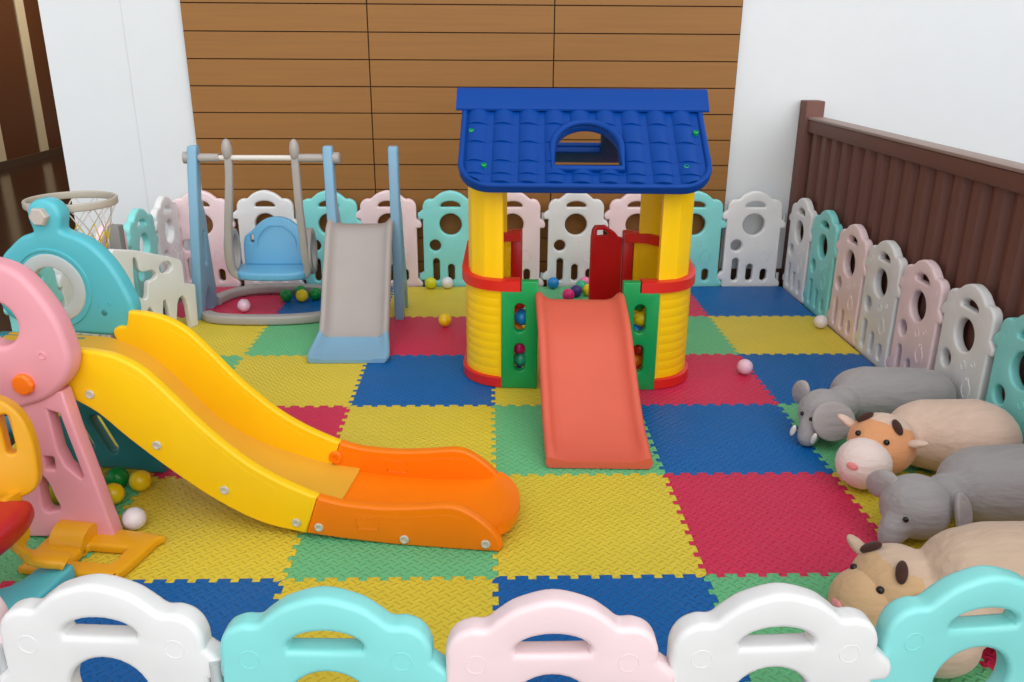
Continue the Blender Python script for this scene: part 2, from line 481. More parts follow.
# raised rounded rims around the openings of the inner face
fme = bpy.data.meshes.new('fence_panel'); fbm.to_mesh(fme); fbm.free()
fmesh = {}
for k, m_ in FEN.items():
    me = fme.copy(); me.materials.append(m_); smooth(me, 40); fmesh[k] = me
hb = bmesh.new(); lathe(hb, [(0.005, -0.034), (0.009, -0.034), (0.009, 0.034), (0.005, 0.034)], 12)
hme = bpy.data.meshes.new('hinge_pin'); hb.to_mesh(hme); hb.free(); hme.materials.append(M['hinge']); smooth(hme)
cname = {'white': 'white', 'teal': 'turquoise', 'pink': 'pale pink'}
def fence(colr, x, y, rz, label, group, tilt=0, k=1.0):
    o = bpy.data.objects.new('fence_panel', fmesh[colr]); COL.objects.link(o)
    o.location = (x, y, FZ); o.rotation_euler = (tilt, 0, rz); o.scale = (1.0 + (k - 1) * 0.6, 1.0 + (k - 1), k)
    tag(o, label, 'play fence panel', group)
    for zc in (0.042 + 0.012, 0.418):
        h = bpy.data.objects.new('hinge_pin', hme); COL.objects.link(h); h.parent = o; h.location = (0.181, 0, zc)
    return o
g = 'play fence along the back'
back = [('pink', -1.745, 'pale pink fence panel in the back left corner behind the left swing post'),
        ('white', -1.358, 'white fence panel behind the blue swing seat'),
        ('teal', -0.978, 'turquoise fence panel behind the post between swing and grey slide'),
        ('pink', -0.624, 'pale pink fence panel behind the right post of the grey slide'),
        ('teal', -0.25, 'turquoise fence panel behind the lime ball, left of the playhouse'),
        ('pink', 0.125, 'pale pink fence panel seen behind the left pillars of the playhouse'),
        ('white', 0.51, 'white fence panel seen through the middle of the playhouse'),
        ('pink', 0.88, 'pale pink fence panel behind the red gate of the playhouse'),
        ('teal', 1.235, 'turquoise fence panel just right of the playhouse at the back'),
        ('white', 1.60, 'white fence panel in the back right corner in front of white wall')]
for c_, x, l in back: fence(c_, x, 3.045, 0, l, g, 0, 1.03)
g = 'play fence along the right'
ys = [2.84, 2.47, 2.10, 1.735, 1.37, 0.995, 0.62, 0.25]
rc = ['white', 'teal', 'pink', 'white', 'pink', 'white', 'teal', 'pink']
rlab = ['white fence panel on the right side, deepest in the corner', 'turquoise fence panel on the right side, second from the far corner',
        'pale pink fence panel on the right side behind the white ball', 'white fence panel on the right side between two pink ones',
        'pale pink fence panel on the right side just beyond the farthest plush elephant', 'white fence panel on the right side beside the rump of the farthest plush elephant',
        'turquoise fence panel on the right side behind the orange plush cow', 'pale pink fence panel on the right side beside the nearer plush elephant']
for k, (y, c_, l) in enumerate(zip(ys, rc, rlab)):
    if k == 7: continue
    fence(c_, 1.832, y, -PI / 2, l, g, 0, 1.02)
g = 'play fence along the left'
for c_, y, l in (('white', 2.84, 'white fence panel on the left side, deepest in the corner'),
                 ('teal', 2.465, 'turquoise fence panel on the left side behind the offwhite toy gate'),
                 ('pink', 2.09, 'pale pink fence panel on the left side behind the grey latch post'),
                 ('white', 1.715, 'white left side fence panel seen in the right half of the round tower window'),
                 ('teal', 1.34, 'turquoise left side fence panel seen in the left half of the round tower window')):
    fence(c_, -1.885, y, PI / 2, l, g, 0, 1.03)
g = 'play fence along the front'
for c_, x, y, rz, l in (('pink', -1.015, -0.80, 174, 'pale pink fence panel at the front, cut off by the left edge'),
                        ('white', -0.655, -0.857, 176, 'white fence panel at the front, below the blue skid of the yellow seat'),
                        ('teal', -0.280, -0.897, 178, 'turquoise fence panel at the front, between white and pink ones left of centre'),
                        ('pink', 0.086, -0.911, 180, 'pale pink fence panel at the front centre'),
                        ('white', 0.452, -0.900, 182, 'white fence panel at the front beside the beige plush cow face'),
                        ('teal', 0.817, -0.858, 185, 'turquoise fence panel at the front covering the beige plush cow')):
    fence(c_, x, y, R(rz), l, g, 0, 1.075)

# ------------------------------------------------------------------ balls
bb = bmesh.new(); bmesh.ops.create_uvsphere(bb, u_segments=28, v_segments=16, radius=0.036)
bme = bpy.data.meshes.new('ball'); bb.to_mesh(bme); bb.free()
bmeshes = {}
def ball(colr, x, y, z, label, group='loose play balls'):
    if colr not in bmeshes:
        me = bme.copy(); me.materials.append(BALL[colr]); smooth(me, 60); bmeshes[colr] = me
    o = bpy.data.objects.new('play_ball', bmeshes[colr]); COL.objects.link(o)
    o.location = (x, y, z); o.rotation_euler = (random.random() * 3, random.random() * 3, 0)
    return tag(o, label, 'ball', group)
zb = 0.036
ball('lime', -0.374, 2.955, zb, 'lime yellow ball at the foot of the turquoise back panel')
ball('white', -0.273, 2.96, zb, 'small white ball beside the lime ball at the back fence')
ball('yellow', -0.252, 2.236, zb, 'yellow ball on the red tile left of the playhouse')
ball('green', -1.195, 2.70, zb, 'green ball under the swing seat, leftmost of the cluster')
ball('green', -1.128, 2.775, zb, 'green ball behind the yellow one in the swing cluster')
ball('yellow', -1.10, 2.69, zb, 'yellow ball in the cluster of green ones under the swing')
ball('green', -1.03, 2.725, zb, 'green ball in the swing cluster nearest the grey slide')
ball('pale', -1.382, 2.499, zb, 'pale pink ball inside the grey base ring of the swing')
ball('blue', 0.375, 2.955, zb, 'blue ball against the white back panel seen through the playhouse')
ball('magenta', 0.445, 2.70, zb, 'magenta ball, leftmost behind the top of the coral slide')
ball('purple', 0.497, 2.775, zb, 'dark purple ball behind the top of the coral slide')
ball('yellow', 0.575, 2.80, zb, 'yellow ball in front of the mint ball behind the coral slide')
ball('mint', 0.540, 2.885, zb, 'mint green ball behind the yellow one beyond the coral slide')
ball('pink', 0.572, 2.968, zb, 'light pink ball at the white back panel beyond the coral slide')
ball('green', 0.652, 2.965, zb, 'dark green ball at the back beside the red playhouse gate')
ball('white', 1.745, 2.19, zb, 'white ball against the pink right fence panel')
ball('pale', 1.152, 1.539, zb, 'pale lilac ball on the edge of red and blue tiles')
ball('yellow', -1.245, 0.425, zb, 'yellow ball beside the pink leg, nearest of its cluster')
ball('yellow', -1.190, 0.512, zb, 'yellow ball under the yellow slide, rightmost of its cluster')
ball('green', -1.275, 0.535, zb, 'green ball behind two yellow ones under the yellow slide')
ball('white', -1.117, 0.272, zb, 'translucent white ball by the foot of the pink leg')
ball('lime', -1.43, 0.43, zb, 'lime ball glimpsed through the slot of the pink leg panel')

# ------------------------------------------------------------------ playhouse
HC = Vector((0.385, 1.755, 0)); HR = R(-2.5)
ph = thing('playhouse', 'yellow plastic playhouse with blue tiled roof and coral slide', 'playhouse', HC, HR)
hx, hy, rad = 0.502, 0.375, 0.20
def wall_path(s, x_in, inset=0.0, yr=(-1, 1), x_in_back=None):
    """plan path from the front edge, round the side, to the rear edge; s=-1 left, 1 right"""
    X, Y, r_ = hx - inset, hy - inset, rad - inset
    pts = [(x_in, -Y)]
    for k in range(9):
        t = R(-90 + 90 * k / 8); pts.append((X - r_ + r_ * math.cos(t), -Y + r_ + r_ * math.sin(t)))
    for k in range(9):
        t = R(90 * k / 8); pts.append((X - r_ + r_ * math.cos(t), Y - r_ + r_ * math.sin(t)))
    pts.append((x_in_back or x_in, Y))
    return [(s * a, b) for a, b in pts]
def strip(path, z0, z1, th, grooves=()):
    """upright wall of thickness th following a plan path, closed section"""
    bm = bmesh.new(); prof = [(-th / 2, z0)]
    hz = [z0] ; 
    n = max(1, int((z1 - z0) / 0.036))
    out = [];
    for k in range(n):
        a = z0 + (z1 - z0) * k / n; b = z0 + (z1 - z0) * (k + 1) / n
        out += [(0, a + 0.001), (0.0008, a + 0.004), (0.0008, b - 0.004), (0, b - 0.001)]
    prof_out = [(th / 2 + d, z) for d, z in out]; prof_in = [(-th / 2, z1), (-th / 2, z0)]
    return sweep(bm, [(x, y, 0) for x, y in path], prof_out + prof_in)
def ramp(bm):
    for v in bm.verts:
        if v.co.z > 0.06: v.co.z += 0.055 * min(1, max(0, (v.co.y + 0.30) / 0.6))
for s in (-1, 1):
    pth = wall_path(s, 0.345, 0.02)
    if s < 0: pth = pth[::-1]
    pth = pth[::-1]
    # outward side of the sweep: make it face out on both sides
    bmw = strip(pth[::-1], 0.045, 0.44, 0.03)
    ramp(bmw); obj('wall', bmw, M['hs_yellow'], ph, ang=25)
    for z, h, nm in ((0.024, 0.048, 'base_rim'), (0.462, 0.052, 'top_rim')):
        tr_ = nm == 'top_rim'
        q = wall_path(s, 0.255 if tr_ else 0.262, 0.026 if tr_ else 0.012, x_in_back=0.26)
        prof = [(0.03 * math.cos(t) , h / 2 * math.sin(t)) for t in [2 * PI * k / 16 for k in range(16)]]
        hw = 0.038 if tr_ else 0.024
        prof = [(max(-hw, min(hw, a * 1.25 * hw / 0.024)), max(-h / 2, min(h / 2, b * 1.2))) for a, b in prof]
        b2 = bmesh.new(); sweep(b2, [(x, y, z) for x, y in q], prof); ramp(b2); obj(nm, b2, M['hs_red'], ph)
    # corner pillars, fluted
    for f in (-1, 1):
        X, Y, r_ = 0.480, 0.345, 0.15
        pl_ = [(0.328, -Y)]
        for k in range(7):
            t = R(-90 + 90 * k / 6); pl_.append((X - r_ + r_ * math.cos(t), -Y + r_ + r_ * math.sin(t)))
        pl_ += [(X, -0.13)]
        dense = []
        for a, b in zip(pl_, pl_[1:]):
            n = max(1, round(math.dist(a, b) / 0.02))
            for k in range(n): dense.append((a[0] + (b[0] - a[0]) * k / n, a[1] + (b[1] - a[1]) * k / n))
        dense.append(pl_[-1])
        sec = []
        dense = [(s * a, f * -b if f > 0 else b) for a, b in dense]
        cxy = Vector((s * 0.33, f * 0.18))
        outer = []; inner = []
        for k, (a, b) in enumerate(dense):
            pv = Vector(dense[max(k - 1, 0)]); nv = Vector(dense[min(k + 1, len(dense) - 1)])
            t = (nv - pv).normalized(); nn = Vector((t.y, -t.x))
            if nn.dot(Vector((a, b)) - cxy) < 0: nn = -nn
            d = 0.003 if k % 4 in (1, 2) else 0.0
            outer.append(Vector((a, b)) + nn * d); inner.append(Vector((a, b)) - nn * 0.028)
        ring = outer + inner[::-1]
        b2 = bmesh.new(); top = 0.90
        zb_ = 0.478 if f < 0 else 0.532
        loft(b2, [[(v.x, v.y, zb_) for v in ring], [(v.x, v.y, top) for v in ring]])
        obj('pillar', b2, M['hs_yellow'], ph, ang=20)
    # green front panel with two capsule windows
    x0, x1 = (-0.334, -0.178) if s < 0 else (0.178, 0.334)
    xa = -0.254 if s < 0 else 0.254
    ol = rrect(x0, 0.0, x1, 0.44, 0.006)
    tb = (-0.25, -0.178) if s < 0 else (0.178, 0.25)
    ol = [(x0, 0.0), (x1, 0.0), (x1, 0.486), (tb[0], 0.486), (tb[0], 0.44), (x0, 0.44)] if s < 0 else [(x0, 0.0), (x1, 0.0), (x1, 0.44), (tb[1], 0.44), (tb[1], 0.486), (x0, 0.486)]
    b2 = panel(ol, [capsule(xa, 0.285, xa, 0.365, 0.024), capsule(xa, 0.105, xa, 0.185, 0.024)], 0.045, 0.006)
    put(b2, Matrix.Translation((0, -0.365, 0)))
    obj('front_panel', b2, M['hs_green'], ph)
    # rear jambs
    b2 = bmesh.new(); box(b2, min(s * 0.25, s * 0.305), 0.335, 0.0, max(s * 0.25, s * 0.305), 0.392, 0.545, 0.008)
    obj('door_jamb', b2, M['hs_darkred'], ph)
# red rear gate, half open, with a hand hole
b2 = panel([(0, 0), (0.16, 0), (0.16, 0.495), (0.155, 0.53), (0.14, 0.55), (0.09, 0.55), (0.04, 0.515), (0.02, 0.49), (0, 0.485)],
           [[(0.132, 0.500), (0.132, 0.528), (0.095, 0.528), (0.068, 0.500)]], 0.03, 0.006)
put(b2, Matrix.Translation((0.245, 0.345, 0.03)) @ Matrix.Rotation(R(192), 4, 'Z'))
obj('gate', b2, M['hs_darkred'], ph)
# roof: two slopes
ZR, ZE, YE = 1.205, 0.892, 0.468
sl_len = math.hypot(YE, ZR - ZE); sl_ang = math.atan2(ZR - ZE, YE)
RW = 0.508
def roof_outline():
    r_ = 0.13; o = [(-RW, 0), (-RW, -sl_len + r_)]
    for k in range(1, 9):
        t = R(180 + 90 * k / 8); o.append((-RW + r_ + r_ * math.cos(t), -sl_len + r_ + r_ * math.sin(t)))
    o += [(-a, b) for a, b in reversed(o)]
    return o
ax, ay0, ar = 0.012, -0.452, 0.130
def arch_ring(g=0.0):
    o = [(ax - ar - g, ay0 - g), (ax + ar + g, ay0 - g)]
    for k in range(17):
        t = R(180 * k / 16); o.append((ax + (ar + g) * math.cos(t), ay0 + 0.115 + (0.15 + g) * math.sin(t)))
    return o
def in_arch(x, y, g):
    if y < ay0 - g or abs(x - ax) > ar + g: return False
    if y <= ay0 + 0.115: return True
    return ((x - ax) / (ar + g)) ** 2 + ((y - ay0 - 0.115) / (0.15 + g)) ** 2 <= 1
def in_roof(x, y, g):
    r_ = 0.13
    if abs(x) > RW - g or y < -sl_len + g: return False
    if abs(x) > RW - r_ and y < -sl_len + r_:
        return math.hypot(abs(x) - RW + r_, y + sl_len - r_) < r_ - g
    return True
for f in (-1, 1):
    b2 = panel(roof_outline(), [arch_ring()], 0.034, 0.008, 2, 'XY', -0.017)
    # roof tiles in relief
    ncol, rows = 9, [-0.07, -0.185, -0.30, -0.415, -0.49, -0.538]
    cw = (2 * RW - 0.05) / ncol
    for c in range(ncol):
        for (ya, yb) in zip(rows, rows[1:]):
            nx, ny = 18, 12; g_ = []
            for iy in range(ny + 1):
                row = []
                for ix in range(nx + 1):
                    u = ix / nx; v = iy / ny
                    x = -RW + 0.025 + cw * (c + u); y = ya + (yb - ya) * v - 0.010 * v * math.sin(PI * u)
                    z = 0.001 + (0.014 + 0.007 * v) * math.sin(PI * min(1, u * 1.25) / 1.0) ** 0.8 * (1 if u < 0.8 else 1) if u < 0.8 else 0.001
                    row.append((x, y, z))
                g_.append(row)
            vv = {}
            for iy in range(ny):
                for ix in range(nx):
                    q = [g_[iy][ix], g_[iy][ix + 1], g_[iy + 1][ix + 1], g_[iy + 1][ix]]
                    cxm = sum(p_[0] for p_ in q) / 4; cym = sum(p_[1] for p_ in q) / 4
                    if in_arch(cxm, cym, 0.016) or not in_roof(cxm, cym, 0.014): continue
                    fv = []
                    for key, p_ in zip(((iy, ix), (iy, ix + 1), (iy + 1, ix + 1), (iy + 1, ix)), q):
                        if key not in vv: vv[key] = b2.verts.new(p_)
                        fv.append(vv[key])
                    b2.faces.new(fv)
            # lower lip of each tile
            for ix in range(nx):
                if (ny, ix) in vv and (ny, ix + 1) in vv:
                    a, b = vv[(ny, ix)], vv[(ny, ix + 1)]
                    c1 = b2.verts.new((a.co.x, a.co.y, 0)); c2 = b2.verts.new((b.co.x, b.co.y, 0))
                    b2.faces.new((a, b, c2, c1))
    # raised rim of the dormer arch and of the outer edge
    tube(b2, [(x, y, 0.010) for x, y in arch_ring(0.011)], 0.015, True, 10)
    tube(b2, [(x * 0.982, y if y == 0 else y * 0.982, 0.0) for x, y in roof_outline()], 0.013, False, 10)
    m4 = Matrix.Translation((0, 0, ZR)) @ Matrix.Rotation(sl_ang, 4, 'X')
    if f > 0: m4 = Matrix.Rotation(PI, 4, 'Z') @ m4
    put(b2, m4)
    slope = obj('roof_slope', b2, M['hs_blue'], ph, ang=50)
    for x, y in ((-0.465, -0.24), (-0.405, -0.45), (0.465, -0.24), (0.405, -0.45)):
        b3 = bmesh.new(); lathe(b3, [(0.004, 0.0), (0.011, 0.0), (0.011, 0.017), (0.008, 0.019), (0.007, 0.014), (0.002, 0.014)], 14, m4 @ Matrix.Translation((x, y, 0)))
        obj('screw', b3, M['hs_green'], slope)
b2 = bmesh.new()
cap = [(-0.085, -0.052), (-0.094, -0.050), (-0.096, -0.042), (-0.086, -0.028), (-0.03, 0.030), (-0.012, 0.038), (0.012, 0.038), (0.03, 0.030), (0.086, -0.028), (0.096, -0.042), (0.094, -0.050), (0.085, -0.052), (0.0, 0.01)]
loft(b2, [[(x, a, ZR + b) for a, b in cap] for x in (-RW - 0.029, RW + 0.028)])
obj('ridge_cap', b2, M['hs_blue'], ph, ang=30)
# coral slide hooked over the front sill
def chute(path, half, rail_h, th, wid=None):
    secs = []
    P = [Vector((0, a, b)) for a, b in path]; Tn = frames(P, False)
    for i, (p_, t) in enumerate(zip(P, Tn)):
        n = Vector((0, -t.z, t.y))
        if n.z < 0: n = -n
        w = half[i]; h = rail_h[i]
        sec = [(-w + 0.012, -th), (-w, -th + 0.010), (-w - 0.002, h - 0.016), (-w + 0.003, h - 0.004), (-w + 0.014, h), (-w + 0.026, h - 0.005), (-w + 0.034, h * 0.55), (-w + 0.050, 0.006), (-w + 0.075, 0.0)]
        sec = sec + [(-a, b) for a, b in reversed(sec)]
        secs.append([Vector((a, p_.y, p_.z)) + n * b for a, b in sec])
    return loft(bmesh.new(), secs)
cp = cr([(0.03, 0.365, 0), (0.012, 0.393, 0), (-0.03, 0.410, 0), (-0.10, 0.385, 0), (-0.22, 0.325, 0), (-0.38, 0.20, 0), (-0.52, 0.105, 0), (-0.62, 0.055, 0), (-0.70, 0.034, 0), (-0.755, 0.030, 0)], False, 4)
cp = [(v.x - 0.365, v.y) for v in cp]
n = len(cp)
b2 = chute(cp, [0.184 + 0.004 * k / n for k in range(n)], [0.036 * min(1, 0.3 + k / 12) * (1 if k < n - 6 else 1 - 0.10 * (k - n + 6)) for k in range(n)], 0.026)

for v in b2.verts: v.co.x += -0.006 + 0.042 * (-0.365 - v.co.y) / 0.745
obj('slide', b2, M['coral'], ph, ang=60)
# balls piled inside behind the green panels
pit = {-1: [('purple', -0.265, 0.0), ('mint', -0.250, 1), ('magenta', -0.258, 2), ('orange', -0.275, 3), ('blue', -0.245, 4), ('red', -0.262, 5)],
       1: [('magenta', 0.28, 0), ('orange', 0.258, 1), ('red', 0.272, 2), ('blue', 0.255, 3), ('yellow', 0.275, 4), ('green', 0.258, 5)]}
where = {-1: 'left', 1: 'right'}
hgt = ['lowest in the stack', 'second lowest in the stack', 'below the middle', 'at the lower edge of the upper slot', 'in the upper slot', 'at the top of the upper slot']
m4 = Matrix.Translation(HC) @ Matrix.Rotation(HR, 4, 'Z')
for s in (-1, 1):
    for c_, x, k in pit[s]:
        p_ = m4 @ Vector((x, -0.295 + (0.008 if int(k) % 2 else -0.008), 0.036 + 0.0665 * k))
        ball(c_, p_.x, p_.y, p_.z, f'{c_} ball behind the {where[s]} green playhouse panel, {hgt[int(k)]}', 'balls piled inside the playhouse')

# ------------------------------------------------------------------ yellow slide tower
ys_ = thing('toddler_slide', 'pink and turquoise toddler slide tower with yellow orange chute and ball hoop', 'slide', (0.009, 0.140, 0), R(-8.148))
W = 0.36
ytop = [(-1.275, 0.584), (-1.19, 0.580), (-1.115, 0.566), (-1.04, 0.525), (-0.956, 0.44), (-0.875, 0.352), (-0.765, 0.256), (-0.658, 0.192), (-0.545, 0.145)]
ybot = [(-0.588, 0.018), (-0.725, 0.045), (-0.859, 0.110), (-0.989, 0.200), (-1.115, 0.303), (-1.205, 0.385), (-1.30, 0.44), (-1.34, 0.485), (-1.345, 0.515), (-1.325, 0.53), (-1.298, 0.532), (-1.287, 0.55)]
def v3(L): return [(a, b, 0) for a, b in L]
yrail = [(v.x, v.y) for v in cr(v3(ytop), False, 5)] + [(v.x, v.y) for v in cr(v3(ybot), False, 5)]
otop = [(-0.544, 0.146), (-0.469, 0.130), (-0.352, 0.125), (-0.235, 0.135), (-0.150, 0.146), (-0.10, 0.136), (-0.045, 0.100), (-0.006, 0.062), (0.014, 0.022), (0.006, 0.002)]
obot = [(-0.122, 0.0), (-0.319, 0.001), (-0.476, 0.009), (-0.587, 0.019)]
orail = [(v.x, v.y) for v in cr(v3(otop), False, 5)] + obot
def far_shift(L): return [(a - 0.045 * min(1, max(0, (a + 1.30) / 0.15)), b) for a, b in L]
for v, nm in ((-0.0, 'near'), (W, 'far')):
    if nm == 'far': yrail, orail, ytop, otop = far_shift(yrail), far_shift(orail), far_shift(ytop), far_shift(otop)
    b2 = panel(yrail, [], 0.036, 0.009, 3); put(b2, Matrix.Translation((0, v, 0)))
    # sunk contour moulded into both faces
    for sd in (-1, 1):
        tube(b2, [(a, v + sd * 0.0172, b) for a, b in [(p_[0] + 0.004, p_[1] - 0.034) for p_ in ytop[2:-1]]], 0.0012, False, 6)
    rail = obj('side_rail', b2, M['slide_yellow'], ys_, ang=50)
    b3 = panel(orail, [], 0.036, 0.009, 3); put(b3, Matrix.Translation((0, v, 0)))
    for sd in (-1, 1):
        tube(b3, [(a, v + sd * 0.0172, b) for a, b in [(p_[0], p_[1] - 0.030) for p_ in otop[1:6]]], 0.0012, False, 6)
        # faint crown-like mark moulded into the rail
        cm = [(-0.425, 0.05), (-0.43, 0.085), (-0.405, 0.092), (-0.395, 0.086), (-0.385, 0.092), (-0.355, 0.086), (-0.36, 0.05)]
        tube(b3, [(a, v + sd * 0.0177, b) for a, b in cm], 0.0014, True, 6)
    orl = obj('end_side_rail', b3, M['slide_orange'], ys_, ang=50)
    if nm == 'near':
        for (u, w_, par) in ((-1.215, 0.445, rail), (-1.028, 0.290, rail), (-0.832, 0.152, rail), (-0.615, 0.056, rail), (-0.545, 0.045, orl), (-0.282, 0.024, orl), (-0.035, 0.028, orl)):
            mm = Matrix.Translation((u, -0.0175, w_)) @ Matrix.Rotation(PI / 2, 4, 'X')
            b4 = bmesh.new(); lathe(b4, [(0.002, -0.006), (0.0145, -0.006), (0.0145, 0.003), (0.012, 0.006), (0.008, 0.006), (0.006, 0.003), (0.002, 0.003)], 16, mm)
            obj('screw', b4, M['screw'], par)
    else:
        mm = Matrix.Translation((-0.605, W - 0.018, 0.092)) @ Matrix.Rotation(PI / 2, 4, 'X')
        b4 = bmesh.new(); lathe(b4, [(0.002, -0.006), (0.024, -0.006), (0.024, 0.004), (0.020, 0.008), (0.010, 0.008), (0.009, 0.002), (0.002, 0.002)], 18, mm)
        obj('joint_knob', b4, M['slide_orange'], orl)
bed = cr(v3([(-1.72, 0.492), (-1.50, 0.492), (-1.36, 0.488), (-1.27, 0.462), (-1.19, 0.408), (-1.10, 0.315), (-1.01, 0.222), (-0.90, 0.152), (-0.787, 0.108), (-0.64, 0.070), (-0.522, 0.056)]), False, 5)
b2 = bmesh.new()
secs = []
for v in bed:
    secs.append([(v.x, 0.012, v.y), (v.x, 0.05, v.y - 0.004), (v.x, W - 0.05, v.y - 0.004), (v.x, W - 0.012, v.y), (v.x, W - 0.012, v.y - 0.022), (v.x, 0.012, v.y - 0.022)])
loft(b2, secs); obj('bed', b2, M['slide_bed'], ys_, ang=50)
# orange run-out with a rounded, raised lip
b2 = bmesh.new(); g_ = []
nu, nv = 26, 18
for iu in range(nu + 1):
    row = []
    for iv in range(nv + 1):
        tv = iv / nv; v = 0.014 + (W - 0.028) * tv
        ue = 0.004 - 0.040 * tv + 0.062 * math.sin(PI * tv) ** 0.7
        tu = iu / nu; u = -0.60 + (ue + 0.60) * tu
        k = max(0, (tu - 0.86) / 0.14)
        w_ = 0.050 - 0.018 * math.sin(PI * min(1, tu * 1.1) * 0.9) + 0.030 * k * k
        row.append(b2.verts.new((u, v, w_)))
    g_.append(row)
for a, b in zip(g_, g_[1:]):
    for j in range(nv): b2.faces.new((a[j], a[j + 1], b[j + 1], b[j]))
top_f = list(b2.faces)
ret = bmesh.ops.extrude_face_region(b2, geom=top_f)
for e_ in ret['geom']:
    if isinstance(e_, bmesh.types.BMVert): e_.co.z = max(0.003, e_.co.z - 0.034)
bmesh.ops.recalc_face_normals(b2, faces=b2.faces)
obj('run_out', b2, M['slide_orange'], ys_, ang=50)
# pink side panel: rounded head with hole
head = cr(v3([(-1.212, 0.620), (-1.211, 0.568), (-1.233, 0.518), (-1.278, 0.472), (-1.333, 0.440), (-1.43, 0.412), (-1.58, 0.40), (-1.70, 0.43), (-1.76, 0.53), (-1.75, 0.67), (-1.68, 0.79), (-1.56, 0.85), (-1.43, 0.863), (-1.335, 0.838), (-1.277, 0.780), (-1.232, 0.699)]), True, 5)
b2 = panel([(v.x, v.y) for v in head], [circ(-1.418, 0.676, 0.066)], 0.07, 0.018, 4); put(b2, Matrix.Translation((0, -0.055, 0)))
emboss(b2, circ(-1.290, 0.590, 0.010, n=14), -0.090, 0.003)
pk = obj('pink_panel', b2, M['toy_pink'], ys_, ang=50)
mm = Matrix.Translation((-1.361, -0.092, 0.500)) @ Matrix.Rotation(PI / 2, 4, 'X')
b4 = bmesh.new(); pr = [(0.004, -0.01), (0.033, -0.01), (0.033, 0.008), (0.027, 0.015), (0.004, 0.016)]
lathe(b4, pr, 10, mm); obj('bolt', b4, M['bolt_orange'], pk, ang=25)
# pink leg panel, splayed outwards to the floor
leg = [(-1.33, 0.47), (-1.264, 0.474), (-1.238, 0.362), (-1.193, 0.201), (-1.142, 0.012), (-1.148, 0.0), (-1.19, 0.0), (-1.215, 0.03), (-1.30, 0.012), (-1.42, 0.005), (-1.60, 0.012), (-1.62, 0.0), (-1.68, 0.0), (-1.67, 0.02), (-1.63, 0.2), (-1.59, 0.44)]
lh = [[(-1.318, 0.415), (-1.280, 0.405), (-1.226, 0.212), (-1.236, 0.203), (-1.280, 0.242), (-1.300, 0.29)], rrect(-1.344, 0.228, -1.314, 0.268, 0.004),
      [(v.x, v.y) for v in cr(v3([(-1.372, 0.206), (-1.345, 0.190), (-1.325, 0.14), (-1.313, 0.105), (-1.335, 0.094), (-1.368, 0.10)]), True, 4)],
      [(-1.57, 0.40), (-1.45, 0.40), (-1.42, 0.24), (-1.59, 0.24)], rrect(-1.57, 0.07, -1.44, 0.17, 0.02)]
b2 = panel(leg, lh, 0.05, 0.008, 3)
for v in b2.verts: v.co.y += -0.05 - 0.045 * (0.45 - v.co.z) / 0.45
obj('pink_leg', b2, M['toy_pink'], ys_, ang=50)
# turquoise side panel with round window, eye and the hoop lobe
VT = W + 0.03
tl = [(-1.285, 0.64), (-1.273, 0.595), (-1.285, 0.53), (-1.345, 0.492), (-1.48, 0.492), (-1.64, 0.50), (-1.74, 0.56), (-1.755, 0.66), (-1.715, 0.745), (-1.675, 0.785), (-1.63, 0.820),
      (-1.588, 0.836), (-1.584, 0.850), (-1.592, 0.893), (-1.576, 0.932), (-1.534, 0.948), (-1.492, 0.932), (-1.476, 0.896), (-1.484, 0.856), (-1.478, 0.842),
      (-1.436, 0.828), (-1.39, 0.803), (-1.345, 0.757), (-1.312, 0.704)]
tc_ = (-1.546, 0.650)
b2 = panel([(v.x, v.y) for v in cr(v3(tl), True, 4)], [circ(tc_[0], tc_[1], 0.095)], 0.065, 0.016, 3); put(b2, Matrix.Translation((0, VT, 0)))
emboss(b2, circ(tc_[0], tc_[1], 0.132, n=32), VT - 0.031, 0.007)
for a, b, r_ in ((-1.40, 0.60, 0.008), (-1.355, 0.605, 0.006)): emboss(b2, circ(a, b, r_, n=12), VT - 0.032, 0.002)
tp = obj('turquoise_panel', b2, M['toy_teal'], ys_, ang=50)
b4 = bmesh.new(); ell(b4, (-1.375, VT - 0.030, 0.572), (0.012, 0.006, 0.012)); obj('eye', b4, M['shade_teal'], tp)
b4 = bmesh.new(); sweep(b4, [(tc_[0] + 0.095 * math.cos(t), VT - 0.020, tc_[1] + 0.095 * math.sin(t)) for t in [2 * PI * k / 40 for k in range(40)]],
                        rrect(-0.023, -0.016, 0.023, 0.016, 0.006, 3), True, Vector((0, 1, 0)))
obj('window_ring', b4, M['ring_white'], tp)
mm = Matrix.Translation((-1.540, VT - 0.032, 0.893)) @ Matrix.Rotation(PI / 2, 4, 'X')
b4 = bmesh.new(); lathe(b4, [(0.004, -0.01), (0.031, -0.01), (0.031, 0.018), (0.026, 0.024), (0.004, 0.024)], 6, mm); obj('hex_bolt', b4, M['bolt_grey'], tp, ang=25)
# lower turquoise climbing frame
b2 = panel([(-1.76, 0.49), (-1.44, 0.49), (-1.30, 0.30), (-1.222, 0.03), (-1.225, 0.0), (-1.28, 0.0), (-1.30, 0.008), (-1.66, 0.008), (-1.70, 0.0), (-1.76, 0.0)],
           [capsule(-1.525, 0.19, -1.485, 0.09, 0.017), capsule(-1.445, 0.19, -1.40, 0.09, 0.020), capsule(-1.62, 0.36, -1.60, 0.20, 0.022), rrect(-1.56, 0.27, -1.44, 0.40, 0.03)], 0.05, 0.010)
put(b2, Matrix.Translation((0, W - 0.02, 0))); obj('turquoise_leg', b2, M['shade_teal'], ys_, ang=50)
# steps at the back of the tower
for k in range(2):
    b2 = bmesh.new(); box(b2, -1.80 - 0.05 * (1 - k), -0.03, 0.14 + 0.16 * k, -1.66 - 0.05 * (1 - k), W, 0.17 + 0.16 * k, 0.008); obj('step', b2, M['toy_teal'], ys_)
